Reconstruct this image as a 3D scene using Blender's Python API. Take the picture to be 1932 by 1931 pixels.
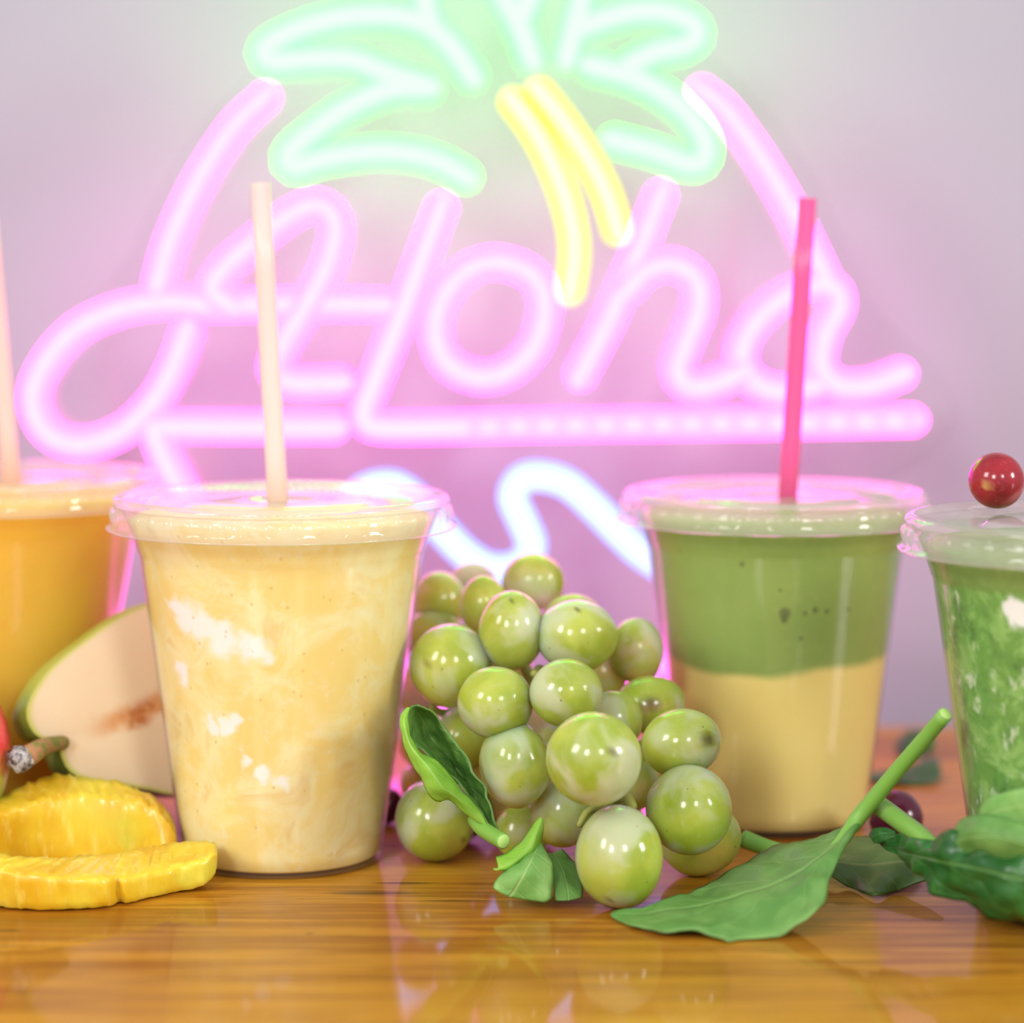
import bpy, bmesh, math, random
from mathutils import Vector, noise as mnoise

# ------------------------------------------------------------------ scene
sc = bpy.context.scene
for o in list(bpy.data.objects):
    bpy.data.objects.remove(o)
C = sc.collection
random.seed(7)

# ------------------------------------------------------------------ camera
F, Y0, CH = 5240.0, 437.0, 0.1803        # focal length in px, horizon row, camera height above the table
cam_d = bpy.data.cameras.new('camera')
cam = bpy.data.objects.new('camera', cam_d)
C.objects.link(cam)
cam.location = (0, 0, CH)
cam.rotation_euler = (math.pi / 2, 0, 0)
cam_d.sensor_width = 36.0
cam_d.sensor_fit = 'HORIZONTAL'
cam_d.lens = F / 1932.0 * 36.0
cam_d.shift_y = -(965.5 - Y0) / 1932.0
cam_d.clip_start = 0.02
cam_d.dof.use_dof = True
cam_d.dof.focus_distance = 0.757
cam_d.dof.aperture_fstop = 5.6
cam_d.dof.aperture_blades = 0
sc.camera = cam

# ------------------------------------------------------------------ world, windows, added fill light, exposure
w = bpy.data.worlds.new('room_light')
sc.world = w
w.use_nodes = True
bg = w.node_tree.nodes['Background']
bg.inputs['Color'].default_value = (0.93, 0.95, 1.0, 1)
bg.inputs['Strength'].default_value = 0.55

def window_or_fill_light(az, el, dist, sx, sy, watts, col):
    l = bpy.data.lights.new('window_or_fill_light', 'AREA')
    l.shape = 'RECTANGLE'; l.size = sx; l.size_y = sy
    l.energy = watts; l.color = col
    o = bpy.data.objects.new('window_or_fill_light', l); C.objects.link(o)
    t = Vector((0.0, 0.78, 0.05))
    a, e = math.radians(az), math.radians(el)
    p = t + Vector((math.sin(a) * math.cos(e), -math.cos(a) * math.cos(e), math.sin(e))) * dist
    o.location = p
    o.rotation_euler = (t - p).to_track_quat('-Z', 'Y').to_euler()
    return o
window_or_fill_light(-52, 28, 2.6, 0.60, 0.80, 21.0, (1.0, 0.98, 0.95))
window_or_fill_light(-20, 22, 2.8, 0.45, 0.60, 18.0, (1.0, 0.98, 0.96))
window_or_fill_light(19, 24, 2.8, 0.40, 0.50, 13.0, (1.0, 0.97, 0.94))
window_or_fill_light(66, 20, 2.8, 0.45, 0.60, 27.0, (1.0, 0.97, 0.94))  # fill light added on the right to brighten the wall and cup sides

sc.view_settings.view_transform = 'Standard'
sc.view_settings.look = 'None'
sc.view_settings.gamma = 1.0
sc.view_settings.use_curve_mapping = False
sc.view_settings.exposure = 0.5
sc.cycles.transparent_max_bounces = 20
sc.cycles.max_bounces = 8
sc.cycles.diffuse_bounces = 3
sc.cycles.transmission_bounces = 6
sc.cycles.caustics_reflective = False
sc.cycles.caustics_refractive = False

# ------------------------------------------------------------------ helpers
def s2l(c):
    c = c / 255.0
    return c / 12.92 if c <= 0.04045 else ((c + 0.055) / 1.055) ** 2.4
def rgb(r, g, b):
    return (s2l(r), s2l(g), s2l(b), 1.0)
def P(px, py, d=None, z=None):
    """Point of the place seen at a photo pixel: at depth d, or at height z above the table."""
    if d is None:
        d = F * (CH - z) / (py - Y0)
    return Vector(((px - 966.0) / F * d, d, CH - (py - Y0) / F * d))
def PX(px, d, z):
    return Vector(((px - 966.0) / F * d, d, z))

def catmull(pts, n, closed=False):
    pts = [Vector(p) for p in pts]
    m = len(pts)
    out = []
    segs = m if closed else m - 1
    lens = [max((pts[(i + 1) % m] - pts[i]).length, 1e-9) for i in range(segs)]
    tot = sum(lens)
    ts = [tot * k / (n if closed else n - 1) for k in range(n)]
    cum = [0]
    for l in lens: cum.append(cum[-1] + l)
    i = 0
    for t in ts:
        while i < segs - 1 and t > cum[i + 1]: i += 1
        u = min(max((t - cum[i]) / lens[i], 0), 1)
        if closed:
            p0, p1, p2, p3 = pts[(i - 1) % m], pts[i], pts[(i + 1) % m], pts[(i + 2) % m]
        else:
            p1, p2 = pts[i], pts[i + 1]
            p0 = pts[i - 1] if i > 0 else p1 * 2 - p2
            p3 = pts[i + 2] if i + 2 < m else p2 * 2 - p1
        out.append(0.5 * ((2 * p1) + (p2 - p0) * u + (2 * p0 - 5 * p1 + 4 * p2 - p3) * u * u
                          + (3 * p1 - p0 - 3 * p2 + p3) * u * u * u))
    return out

def mesh_obj(name, verts, faces, mat, parent=None, origin=None, smooth=True, uvs=None, attrs=None):
    """verts in world space; origin = world position of the root the mesh hangs under"""
    o0 = Vector(origin) if origin is not None else Vector((0, 0, 0))
    me = bpy.data.meshes.new(name)
    me.from_pydata([tuple(Vector(v) - o0) for v in verts], [], faces)
    if uvs:
        lay = me.uv_layers.new(name='UVMap')
        for lp in me.loops:
            lay.data[lp.index].uv = uvs[lp.vertex_index]
    if attrs:
        for k, vals in attrs.items():
            a = me.attributes.new(k, 'FLOAT', 'POINT')
            a.data.foreach_set('value', vals)
    if smooth:
        me.polygons.foreach_set('use_smooth', [True] * len(me.polygons))
    me.materials.append(mat)
    me.update()
    bm = bmesh.new(); bm.from_mesh(me)
    bmesh.ops.recalc_face_normals(bm, faces=bm.faces)
    bm.to_mesh(me); bm.free()
    ob = bpy.data.objects.new(name, me)
    C.objects.link(ob)
    if parent is not None:
        ob.parent = parent
    elif origin is not None:
        ob.location = o0
    return ob

def thing(name, label, cat, loc, group=None):
    o = bpy.data.objects.new(name, None)
    o.empty_display_size = 0.01
    C.objects.link(o)
    o.location = loc
    o['label'] = label; o['category'] = cat
    if group: o['group'] = group
    return o
def tag(o, label, cat, group=None):
    o['label'] = label; o['category'] = cat
    if group: o['group'] = group
    return o

def tube_data(pts, radii, seg=12, side=None, caps='round'):
    """tube round a polyline; uv = (length along, +1 at `side` direction .. -1 opposite)"""
    n = len(pts)
    T = [((pts[min(i + 1, n - 1)] - pts[max(i - 1, 0)]).normalized()) for i in range(n)]
    if side is None:
        a = Vector((0, 0, 1)) if abs(T[0].z) < 0.9 else Vector((1, 0, 0))
    else:
        a = Vector(side)
    rings, cum = [], 0.0
    prev = a
    lst = []
    def ring(c, t, r, s):
        nonlocal prev
        n1 = prev - t * prev.dot(t)
        n1.normalize(); prev = n1
        n2 = t.cross(n1)
        lst.append((c, n1, n2, r, s))
    for i in range(n):
        if i: cum += (pts[i] - pts[i - 1]).length
        if i == 0 and caps == 'round':
            for k in (0.12, 0.4, 0.7, 0.9):
                ang = (1 - k) * math.pi / 2
                ring(pts[0] - T[0] * radii[0] * math.sin(ang), T[0], radii[0] * max(math.cos(ang), 0.02), 0)
        ring(pts[i], T[i], radii[i], cum)
        if i == n - 1 and caps == 'round':
            for k in (0.9, 0.7, 0.4, 0.12):
                ang = (1 - k) * math.pi / 2
                ring(pts[i] + T[i] * radii[i] * math.sin(ang), T[i], radii[i] * max(math.cos(ang), 0.02), cum)
    V, Fc, U = [], [], []
    for (c, n1, n2, r, s) in lst:
        for k in range(seg):
            an = 2 * math.pi * k / seg
            V.append(c + n1 * (r * math.cos(an)) + n2 * (r * math.sin(an)))
            U.append((s, math.cos(an)))
    m = len(lst)
    for i in range(m - 1):
        for k in range(seg):
            k2 = (k + 1) % seg
            Fc.append((i * seg + k, i * seg + k2, (i + 1) * seg + k2, (i + 1) * seg + k))
    Fc.append(tuple(range(seg - 1, -1, -1)))
    Fc.append(tuple((m - 1) * seg + k for k in range(seg)))
    return V, Fc, U

def closed_tube_data(pts, r, seg=12, side=(0, -1, 0)):
    n = len(pts); V, Fc, U = [], [], []
    cum = 0
    for i in range(n):
        t = (pts[(i + 1) % n] - pts[i - 1]).normalized()
        a = Vector(side); n1 = (a - t * a.dot(t)).normalized(); n2 = t.cross(n1)
        if i: cum += (pts[i] - pts[i - 1]).length
        for k in range(seg):
            an = 2 * math.pi * k / seg
            V.append(pts[i] + n1 * (r * math.cos(an)) + n2 * (r * math.sin(an)))
            U.append((cum, math.cos(an)))
    for i in range(n):
        j = (i + 1) % n
        for k in range(seg):
            k2 = (k + 1) % seg
            Fc.append((i * seg + k, i * seg + k2, j * seg + k2, j * seg + k))
    return V, Fc, U

def lathe(profile, seg=96, mod=None):
    """profile = [(r, z)], r = 0 allowed at the ends; mod(i, theta, r, z) -> (r, z)"""
    V, Fc = [], []
    idx = []
    for i, (r, z) in enumerate(profile):
        if r < 1e-6:
            idx.append([len(V)]); V.append(Vector((0, 0, z)))
        else:
            row = []
            for k in range(seg):
                th = 2 * math.pi * k / seg
                rr, zz = (r, z) if mod is None else mod(i, th, r, z)
                row.append(len(V)); V.append(Vector((rr * math.cos(th), rr * math.sin(th), zz)))
            idx.append(row)
    for i in range(len(profile) - 1):
        a, b = idx[i], idx[i + 1]
        for k in range(seg):
            k2 = (k + 1) % seg
            if len(a) == 1 and len(b) == 1: continue
            if len(a) == 1: Fc.append((a[0], b[k], b[k2]))
            elif len(b) == 1: Fc.append((a[k], b[0], a[k2]))
            else: Fc.append((a[k], b[k], b[k2], a[k2]))
    return V, Fc

# ------------------------------------------------------------------ material helpers
class NT:
    def __init__(self, name):
        self.m = bpy.data.materials.new(name); self.m.use_nodes = True
        self.t = self.m.node_tree; self.t.nodes.clear()
        self.out = self.t.nodes.new('ShaderNodeOutputMaterial')
    def n(self, kind, **kw):
        nd = self.t.nodes.new('ShaderNode' + kind)
        for k, v in kw.items(): setattr(nd, k, v)
        return nd
    def l(self, a, b): self.t.links.new(a, b)
    def put(self, sock, v):
        if isinstance(v, bpy.types.NodeSocket): self.l(v, sock)
        elif v is not None: sock.default_value = v
    def math(self, op, a, b=None, c=None, clamp=False):
        nd = self.n('Math', operation=op, use_clamp=clamp)
        self.put(nd.inputs[0], a); self.put(nd.inputs[1], b); self.put(nd.inputs[2], c)
        return nd.outputs[0]
    def mix(self, f, a, b, blend='MIX'):
        nd = self.n('Mix', data_type='RGBA', blend_type=blend)
        self.put(nd.inputs[0], f); self.put(nd.inputs[6], a); self.put(nd.inputs[7], b)
        return nd.outputs[2]
    def ramp(self, f, stops, interp='EASE'):
        nd = self.n('ValToRGB'); nd.color_ramp.interpolation = interp
        cr = nd.color_ramp
        while len(cr.elements) < len(stops): cr.elements.new(0.5)
        for e, (p, c) in zip(cr.elements, stops):
            e.position = p; e.color = c if len(c) == 4 else (*c, 1)
        self.l(f, nd.inputs[0])
        return nd.outputs[0]
    def step(self, v, lo, hi):
        nd = self.n('MapRange', interpolation_type='SMOOTHSTEP')
        self.put(nd.inputs[0], v); nd.inputs[1].default_value = lo; nd.inputs[2].default_value = hi
        nd.inputs[3].default_value = 0; nd.inputs[4].default_value = 1
        return nd.outputs[0]
    def coord(self, which='Object', scale=(1, 1, 1), loc=(0, 0, 0), rot=(0, 0, 0)):
        tc = self.n('TexCoord'); mp = self.n('Mapping')
        mp.inputs['Scale'].default_value = scale; mp.inputs['Location'].default_value = loc
        mp.inputs['Rotation'].default_value = rot
        self.l(tc.outputs[which], mp.inputs['Vector'])
        return mp.outputs[0]
    def noise(self, vec, scale, detail=3, rough=0.5, dist=0.0):
        nd = self.n('TexNoise'); self.put(nd.inputs['Vector'], vec)
        nd.inputs['Scale'].default_value = scale; nd.inputs['Detail'].default_value = detail
        nd.inputs['Roughness'].default_value = rough; nd.inputs['Distortion'].default_value = dist
        return nd.outputs[0]
    def voronoi(self, vec, scale, feature='F1'):
        nd = self.n('TexVoronoi', feature=feature); self.put(nd.inputs['Vector'], vec)
        nd.inputs['Scale'].default_value = scale
        return nd
    def bump(self, h, strength=0.3, dist=0.001):
        nd = self.n('Bump'); nd.inputs['Strength'].default_value = strength
        nd.inputs['Distance'].default_value = dist; self.l(h, nd.inputs['Height'])
        return nd.outputs[0]
    def attr(self, name):
        nd = self.n('Attribute', attribute_name=name)
        return nd.outputs['Fac']
    def sep(self, vec):
        nd = self.n('SeparateXYZ'); self.l(vec, nd.inputs[0]); return nd.outputs
    def spot(self, vec, centre, r0, r1):
        nd = self.n('VectorMath', operation='DISTANCE')
        self.l(vec, nd.inputs[0]); nd.inputs[1].default_value = centre
        return self.math('SUBTRACT', 1.0, self.step(nd.outputs['Value'], r0, r1))
    def principled(self, color, rough=0.5, spec=0.5, sss=0, radius=(1, .5, .2), scale=0.01, coat=0, coat_r=0.05,
                   normal=None, trans=0, ior=1.45):
        b = self.n('BsdfPrincipled')
        self.put(b.inputs['Base Color'], color); self.put(b.inputs['Roughness'], rough)
        self.put(b.inputs['Specular IOR Level'], spec)
        b.inputs['Subsurface Weight'].default_value = sss
        b.inputs['Subsurface Radius'].default_value = radius
        b.inputs['Subsurface Scale'].default_value = scale
        b.inputs['Coat Weight'].default_value = coat; b.inputs['Coat Roughness'].default_value = coat_r
        b.inputs['Transmission Weight'].default_value = trans; b.inputs['IOR'].default_value = ior
        if normal is not None: self.l(normal, b.inputs['Normal'])
        return b.outputs[0]
    def done(self, sh):
        self.l(sh, self.out.inputs[0]); return self.m

def mat_clear_plastic(name, tint=(0.98, 0.98, 0.98, 1), haze=0.05, haze_col=(0.9, 0.9, 0.9, 1), rough=0.04, gain=1.0):
    k = NT(name)
    lw = k.n('LayerWeight'); lw.inputs['Blend'].default_value = 0.5
    f5 = k.math('POWER', lw.outputs['Facing'], 5.0)
    fr = k.math('MULTIPLY_ADD', f5, 0.96 * gain, 0.04 * gain, clamp=True)
    tr = k.n('BsdfTransparent'); tr.inputs[0].default_value = tint
    gl = k.n('BsdfGlossy'); gl.inputs['Roughness'].default_value = rough
    df = k.n('BsdfDiffuse'); df.inputs[0].default_value = haze_col
    tl = k.n('BsdfTranslucent'); tl.inputs[0].default_value = haze_col
    dd = k.n('MixShader'); dd.inputs[0].default_value = 0.5
    k.l(df.outputs[0], dd.inputs[1]); k.l(tl.outputs[0], dd.inputs[2])
    m1 = k.n('MixShader'); m1.inputs[0].default_value = haze
    k.l(tr.outputs[0], m1.inputs[1]); k.l(dd.outputs[0], m1.inputs[2])
    m2 = k.n('MixShader'); k.l(fr, m2.inputs[0]); k.l(m1.outputs[0], m2.inputs[1]); k.l(gl.outputs[0], m2.inputs[2])
    return k.done(m2.outputs[0])

def mat_plain(name, col, rough=0.5, spec=0.5, **kw):
    k = NT(name); return k.done(k.principled(col, rough, spec, **kw))

# ------------------------------------------------------------------ materials
def mat_wall():
    k = NT('lavender_wall')
    v = k.coord('Object')
    n = k.noise(v, 3.0, 4)
    c = k.mix(n, rgb(156, 155, 165), rgb(164, 162, 172))
    d = k.coord('Object', scale=(9, 1, 2.2), rot=(0, 0.55, 0))
    h = k.noise(d, 1.2, 2, 0.4)
    return k.done(k.principled(c, 0.55, 0.25, normal=k.bump(h, 0.35, 0.02)))
def mat_wood():
    k = NT('golden_wood')
    v = k.coord('Object', scale=(1, 9, 9))
    big = k.noise(v, 2.2, 3, 0.5, 0.6)
    v2 = k.coord('Object', scale=(5.5, 85, 85))
    fine = k.noise(v2, 2.6, 6, 0.62, 0.35)
    v3 = k.coord('Object', scale=(14, 330, 330))
    hair = k.noise(v3, 2.0, 3, 0.6)
    f = k.math('ADD', k.math('MULTIPLY', big, 0.5), k.math('MULTIPLY', fine, 0.5))
    c = k.ramp(f, [(0.32, rgb(88, 46, 8)), (0.44, rgb(150, 92, 18)), (0.54, rgb(186, 126, 30)), (0.68, rgb(206, 154, 48))])
    c = k.mix(k.math('MULTIPLY', k.step(hair, 0.5, 0.72), 0.5), c, rgb(120, 70, 20))
    o = k.coord('Object')
    sp = k.sep(o)
    # dark knots in the wood (own places, stretched along the grain)
    kn = None
    for (x, y, sx, sy) in ((-0.039, 0.757, 0.013, 0.0032), (-0.052, 0.713, 0.0014, 0.0012), (-0.13, 0.716, 0.004, 0.0012),
                           (-0.03, 0.768, 0.008, 0.0016), (-0.015, 0.748, 0.010, 0.0014)):
        dx = k.math('DIVIDE', k.math('SUBTRACT', sp[0], x), sx)
        dy = k.math('DIVIDE', k.math('SUBTRACT', sp[1], y), sy)
        r2 = k.math('ADD', k.math('MULTIPLY', dx, dx), k.math('MULTIPLY', dy, dy))
        e = k.math('SUBTRACT', 1.0, k.step(k.math('ADD', r2, k.math('MULTIPLY', k.math('SUBTRACT', fine, 0.5), 2.2)), 0.0, 1.4))
        kn = e if kn is None else k.math('MAXIMUM', kn, e)
    c = k.mix(k.math('MULTIPLY', kn, 0.75), c, rgb(70, 38, 14))
    return k.done(k.principled(c, 0.5, 0.12, coat=0.5, coat_r=0.06, normal=k.bump(fine, 0.05, 0.0008)))

M = {}
M['wall'] = mat_wall()
M['wood'] = mat_wood()
M['floor'] = mat_plain('grey_floor', rgb(120, 115, 112), 0.6)
M['acrylic'] = mat_clear_plastic('clear_acrylic', (0.985, 0.985, 0.985, 1), 0.012, rough=0.02)
M['cup'] = mat_clear_plastic('clear_cup_plastic', (0.985, 0.985, 0.985, 1), 0.03, rough=0.16, gain=0.75)
M['lid'] = mat_clear_plastic('clear_lid_plastic', (0.97, 0.97, 0.97, 1), 0.26, (1.0, 0.93, 0.88, 1), rough=0.07, gain=0.7)

def mat_neon(name, edge, core, e_edge, e_core, lo, hi, spots=0.0, s0=-1.0):
    k = NT(name)
    uv = k.n('UVMap'); s = k.sep(uv.outputs[0])
    f = k.step(s[1], lo, hi)
    # light dots of the diodes along the tube
    w_ = k.math('SINE', k.math('MULTIPLY', s[0], 2 * math.pi / 0.0102))
    w_ = k.math('MULTIPLY_ADD', k.math('MULTIPLY', k.math('SUBTRACT', w_, 1.0), k.step(s[0], s0, s0 + 0.01)), spots * 0.5, 1.0)
    f = k.math('MULTIPLY', f, w_)
    c = k.mix(f, edge, core)
    st = k.math('MULTIPLY_ADD', f, e_core - e_edge, e_edge)
    em = k.n('Emission'); k.l(c, em.inputs[0]); k.l(st, em.inputs[1])
    return k.done(em.outputs[0])
M['neon_pink'] = mat_neon('neon_pink', (1.0, 0.080, 0.66, 1), (1.0, 0.125, 0.70, 1), 5.3, 5.3, 0.84, 1.0, 0.12)
M['neon_line'] = mat_neon('neon_pink_dotted', (1.0, 0.080, 0.66, 1), (1.0, 0.128, 0.70, 1), 5.1, 5.1, 0.80, 1.0, 0.75, 0.11)
M['neon_green'] = mat_neon('neon_green', (0.05, 1.0, 0.072, 1), (0.090, 1.0, 0.096, 1), 7.0, 7.0, 0.55, 0.98)
M['neon_yellow'] = mat_neon('neon_yellow', (1.0, 0.92, 0.045, 1), (1.0, 0.95, 0.42, 1), 1.3, 1.4, 0.66, 0.9)
M['neon_blue'] = mat_neon('neon_blue', (0.24, 0.36, 1.0, 1), (0.36, 0.44, 1.0, 1), 2.0, 2.0, 0.3, 0.9)

# ------------------------------------------------------------------ structure
def box(name, x0, x1, y0, y1, z0, z1, mat, parent=None, origin=None):
    V = [(x, y, z) for z in (z0, z1) for y in (y0, y1) for x in (x0, x1)]
    Fc = [(0, 2, 3, 1), (4, 5, 7, 6), (0, 1, 5, 4), (2, 6, 7, 3), (0, 4, 6, 2), (1, 3, 7, 5)]
    return mesh_obj(name, V, Fc, mat, parent, origin, smooth=False)
WALL_Y = 1.06
o = box('wall_back', -2.6, 2.6, WALL_Y, WALL_Y + 0.1, -0.76, 1.9, M['wall']); o['kind'] = 'structure'
o = box('floor', -2.6, 2.6, -2.4, WALL_Y, -0.80, -0.76, M['floor']); o['kind'] = 'structure'
tb = thing('table', 'golden varnished wooden table under the drinks and fruit', 'table', (0, 0.6, -0.76))
org = tb.location.copy()
top = box('tabletop', -0.95, 0.95, 0.22, 1.010, -0.035, 0.0, M['wood'])
top.parent = tb; top.location = -org
for sx in (-1, 1):
    for yy in (0.30, 0.94):
        box('leg', sx * 0.88 - 0.03, sx * 0.88 + 0.03, yy - 0.03, yy + 0.03, -0.76, -0.035, M['wood'], tb, org)

# ------------------------------------------------------------------ neon sign
SD = 0.982
sign = thing('neon_sign', 'glowing neon sign reading Aloha with palm tree, pink ring and blue wave', 'sign', (0, SD, 0.0))
SO = Vector((0, SD, 0))
PINK_R, GREEN_R, YEL_R, BLUE_R = 0.0052, 0.0053, 0.0050, 0.0052
def neon(pts, r, mat, label, dy=0.0, closed=False):
    q = [P(x, y, SD) for x, y in pts]
    for v in q: v.y += dy
    ln = sum((q[i + 1] - q[i]).length for i in range(len(q) - 1))
    n = max(10, int(ln / 0.0022))
    c = catmull(q, n, closed)
    if closed: V, Fc, U = closed_tube_data(c, r, 16)
    else: V, Fc, U = tube_data(c, [r] * len(c), 16, side=(0, -1, 0))
    o = mesh_obj('neon_tube', V, Fc, mat, sign, SO, uvs=U)
    o['label'] = label
    return o
def ring(a0, a1, n=24):
    return [(925 + 649 * math.cos(math.radians(a0 + (a1 - a0) * i / n)), 673 + 649 * math.sin(math.radians(a0 + (a1 - a0) * i / n))) for i in range(n + 1)]
PK = M['neon_pink']
neon([(500, 184), (440, 243), (375, 343), (325, 450), (300, 535)], PINK_R, PK, 'pink arc of the ring')
neon([(722, 575), (600, 574), (480, 575), (400, 576), (320, 570), (230, 583), (145, 622), (85, 690), (64, 755), (90, 815),
      (150, 838), (225, 817), (285, 765), (325, 700), (352, 630)], PINK_R, PK, 'pink looped crossbar of the letter A')
neon([(432, 572), (403, 545), (432, 500), (500, 442), (560, 400), (606, 388), (634, 418), (628, 475), (598, 545), (556, 615),
      (524, 672), (522, 706), (560, 722), (640, 721)], PINK_R, PK, 'pink stroke of the letter A', dy=-0.003)
neon([(833, 392), (800, 480), (757, 595), (715, 700), (690, 765), (690, 795), (716, 806), (800, 807), (1000, 803), (1250, 800), (1500, 797), (1722, 793)],
     PINK_R, M['neon_line'], 'pink letter l running into the underline')
neon([(312, 805), (470, 806), (630, 806)], PINK_R, PK, 'pink underline below the letter A')
neon([(940, 495), (1005, 520), (1028, 575), (1010, 650), (960, 700), (900, 712), (845, 685), (822, 630), (835, 565), (880, 512)],
     PINK_R, PK, 'pink letter o', closed=True)
neon([(1246, 369), (1208, 465), (1150, 600), (1095, 708)], PINK_R, PK, 'pink stem of the letter h')
neon([(1185, 545), (1220, 510), (1270, 500), (1312, 528), (1318, 580), (1296, 640), (1277, 695), (1296, 727), (1340, 726), (1395, 703)],
     PINK_R, PK, 'pink arch of the letter h', dy=-0.002)
neon([(1700, 706), (1640, 727), (1580, 726), (1548, 690), (1556, 630), (1582, 580), (1574, 545), (1535, 538), (1480, 560), (1425, 608),
      (1398, 665), (1412, 712), (1465, 738), (1535, 728)], PINK_R, PK, 'pink letter a')
neon([(1325, 172), (1372, 213), (1440, 308), (1497, 405), (1532, 475), (1556, 525)], PINK_R, PK, 'pink arc of the ring')
neon([(292, 815), (314, 870), (350, 940)] + ring(151, 25, 30), PINK_R, PK, 'pink arc of the ring below the words')
GN = M['neon_green']
neon([(889, 142), (857, 95), (818, 57), (763, 34), (688, 30), (600, 44), (525, 74), (498, 98), (516, 117), (589, 113), (664, 114), (738, 142), (806, 163)],
     GREEN_R, GN, 'green palm frond')
neon([(806, 166), (738, 170), (664, 200), (589, 250), (545, 292), (556, 316), (614, 300), (713, 287), (788, 294), (838, 310), (878, 333)],
     GREEN_R, GN, 'green palm frond')
neon([(812, 42), (803, 0), (812, -60), (862, -110), (915, -60), (952, 0), (980, 50), (1002, 108)], GREEN_R, GN, 'green palm frond')
neon([(985, 30), (1012, -30), (1060, -90), (1098, -50), (1096, 0), (1084, 50), (1070, 106)], GREEN_R, GN, 'green palm frond')
neon([(1100, 52), (1150, 34), (1205, 23), (1262, 26), (1306, 46), (1314, 70), (1290, 88), (1235, 100), (1190, 122)], GREEN_R, GN, 'green palm frond')
neon([(1120, 126), (1185, 144), (1245, 174), (1295, 214), (1327, 262), (1328, 300), (1300, 311), (1235, 286), (1160, 266)], GREEN_R, GN, 'green palm frond')
YL = M['neon_yellow']
neon([(968, 192), (1010, 250), (1050, 330), (1076, 410), (1084, 480), (1075, 548)], YEL_R, YL, 'yellow palm trunk line')
neon([(1018, 173), (1060, 226), (1110, 300), (1145, 370), (1165, 435)], YEL_R, YL, 'yellow palm trunk line')
neon([(640, 990), (665, 945), (700, 920), (745, 917), (785, 944), (825, 990), (875, 1042), (925, 1072), (975, 1068), (1003, 1034), (988, 988),
      (967, 938), (985, 904), (1024, 899), (1071, 914), (1118, 954), (1165, 1002), (1216, 1048), (1275, 1080), (1335, 1075)],
     BLUE_R, M['neon_blue'], 'pale blue wave line')
# clear acrylic backing cut to the outline of the sign, standing on the table
outl = []
for i in range(180):
    a = 2 * math.pi * i / 180
    def bumpf(a0, wd):
        dd = (a - a0 + math.pi) % (2 * math.pi) - math.pi
        return math.exp(-(dd / wd) ** 2)
    R = 700 + 190 * bumpf(math.radians(8), 0.2) + 215 * bumpf(math.radians(174), 0.22) + 140 * bumpf(math.radians(-90), 0.35)
    v = P(925 + R * math.cos(a), 673 + R * math.sin(a), SD)
    v.z = max(v.z, 0.0)
    outl.append(v)
V = [Vector((v.x, SD + 0.0075, v.z)) for v in outl] + [Vector((v.x, SD + 0.0115, v.z)) for v in outl]
n = len(outl)
Fc = [tuple(range(n)), tuple(range(2 * n - 1, n - 1, -1))] + [(i, i + n, (i + 1) % n + n, (i + 1) % n) for i in range(n)]
mesh_obj('backing_panel', V, Fc, M['acrylic'], sign, SO, smooth=False)['label'] = 'clear acrylic backing panel'

# ------------------------------------------------------------------ cups
def cup_r(z):
    pts = [(0.0, 0.0283), (0.004, 0.0288), (0.010, 0.0296), (0.088, 0.0404), (0.0895, 0.0411), (0.0935, 0.0424), (0.102, 0.0462)]
    for (a, ra), (b, rb) in zip(pts, pts[1:]):
        if z <= b: return ra + (rb - ra) * (z - a) / (b - a)
    return pts[-1][1]
def build_cup_meshes():
    prof = [(0.0, 0.0008), (0.022, 0.0008), (0.0255, 0.0006), (0.0268, 0.0002), (0.0280, 0.0), (0.0288, 0.0010), (0.0291, 0.0060), (0.0296, 0.0100)]
    prof += [(cup_r(z), z) for z in (0.02, 0.03, 0.04, 0.05, 0.06, 0.07, 0.08, 0.087, 0.0880)]
    prof += [(0.0409, 0.0886), (0.0412, 0.0897), (0.0424, 0.0935), (0.0445, 0.0985), (0.0462, 0.1015), (0.0474, 0.1020)]
    V, Fc = lathe(prof, 96)
    cup = (V, Fc)
    lp = [(0.0, 0.1018), (0.0085, 0.1018), (0.0098, 0.1021), (0.0108, 0.1029), (0.0120, 0.1031), (0.0250, 0.1031), (0.0262, 0.1027),
          (0.0275, 0.1016), (0.0290, 0.1013), (0.0350, 0.1013), (0.0372, 0.1016), (0.0395, 0.1022), (0.0420, 0.1034), (0.0445, 0.1043), (0.0465, 0.1045),
          (0.0478, 0.1040), (0.0484, 0.1030), (0.0483, 0.1022), (0.0477, 0.1017), (0.0479, 0.1010), (0.0484, 0.1004), (0.0485, 0.0985), (0.0487, 0.0970),
          (0.0491, 0.0962), (0.0502, 0.0957), (0.0504, 0.0953), (0.0501, 0.0950), (0.0492, 0.0953)]
    def mod(i, th, r, z):
        if i in (19, 20, 21):           # ribs on the skirt
            s = (math.sin(th * 48) * 0.5 + 0.5) ** 6
            r += 0.0009 * s
        if i in (9, 10):                # crimped ring on the top
            z += 0.0005 * (0.5 + 0.5 * math.sin(th * 96))
        return r, z
    V, Fc = lathe(lp, 384, mod)
    return cup, (V, Fc)
CUP_M, LID_M = build_cup_meshes()
cup_mesh = lid_mesh = None
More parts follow.
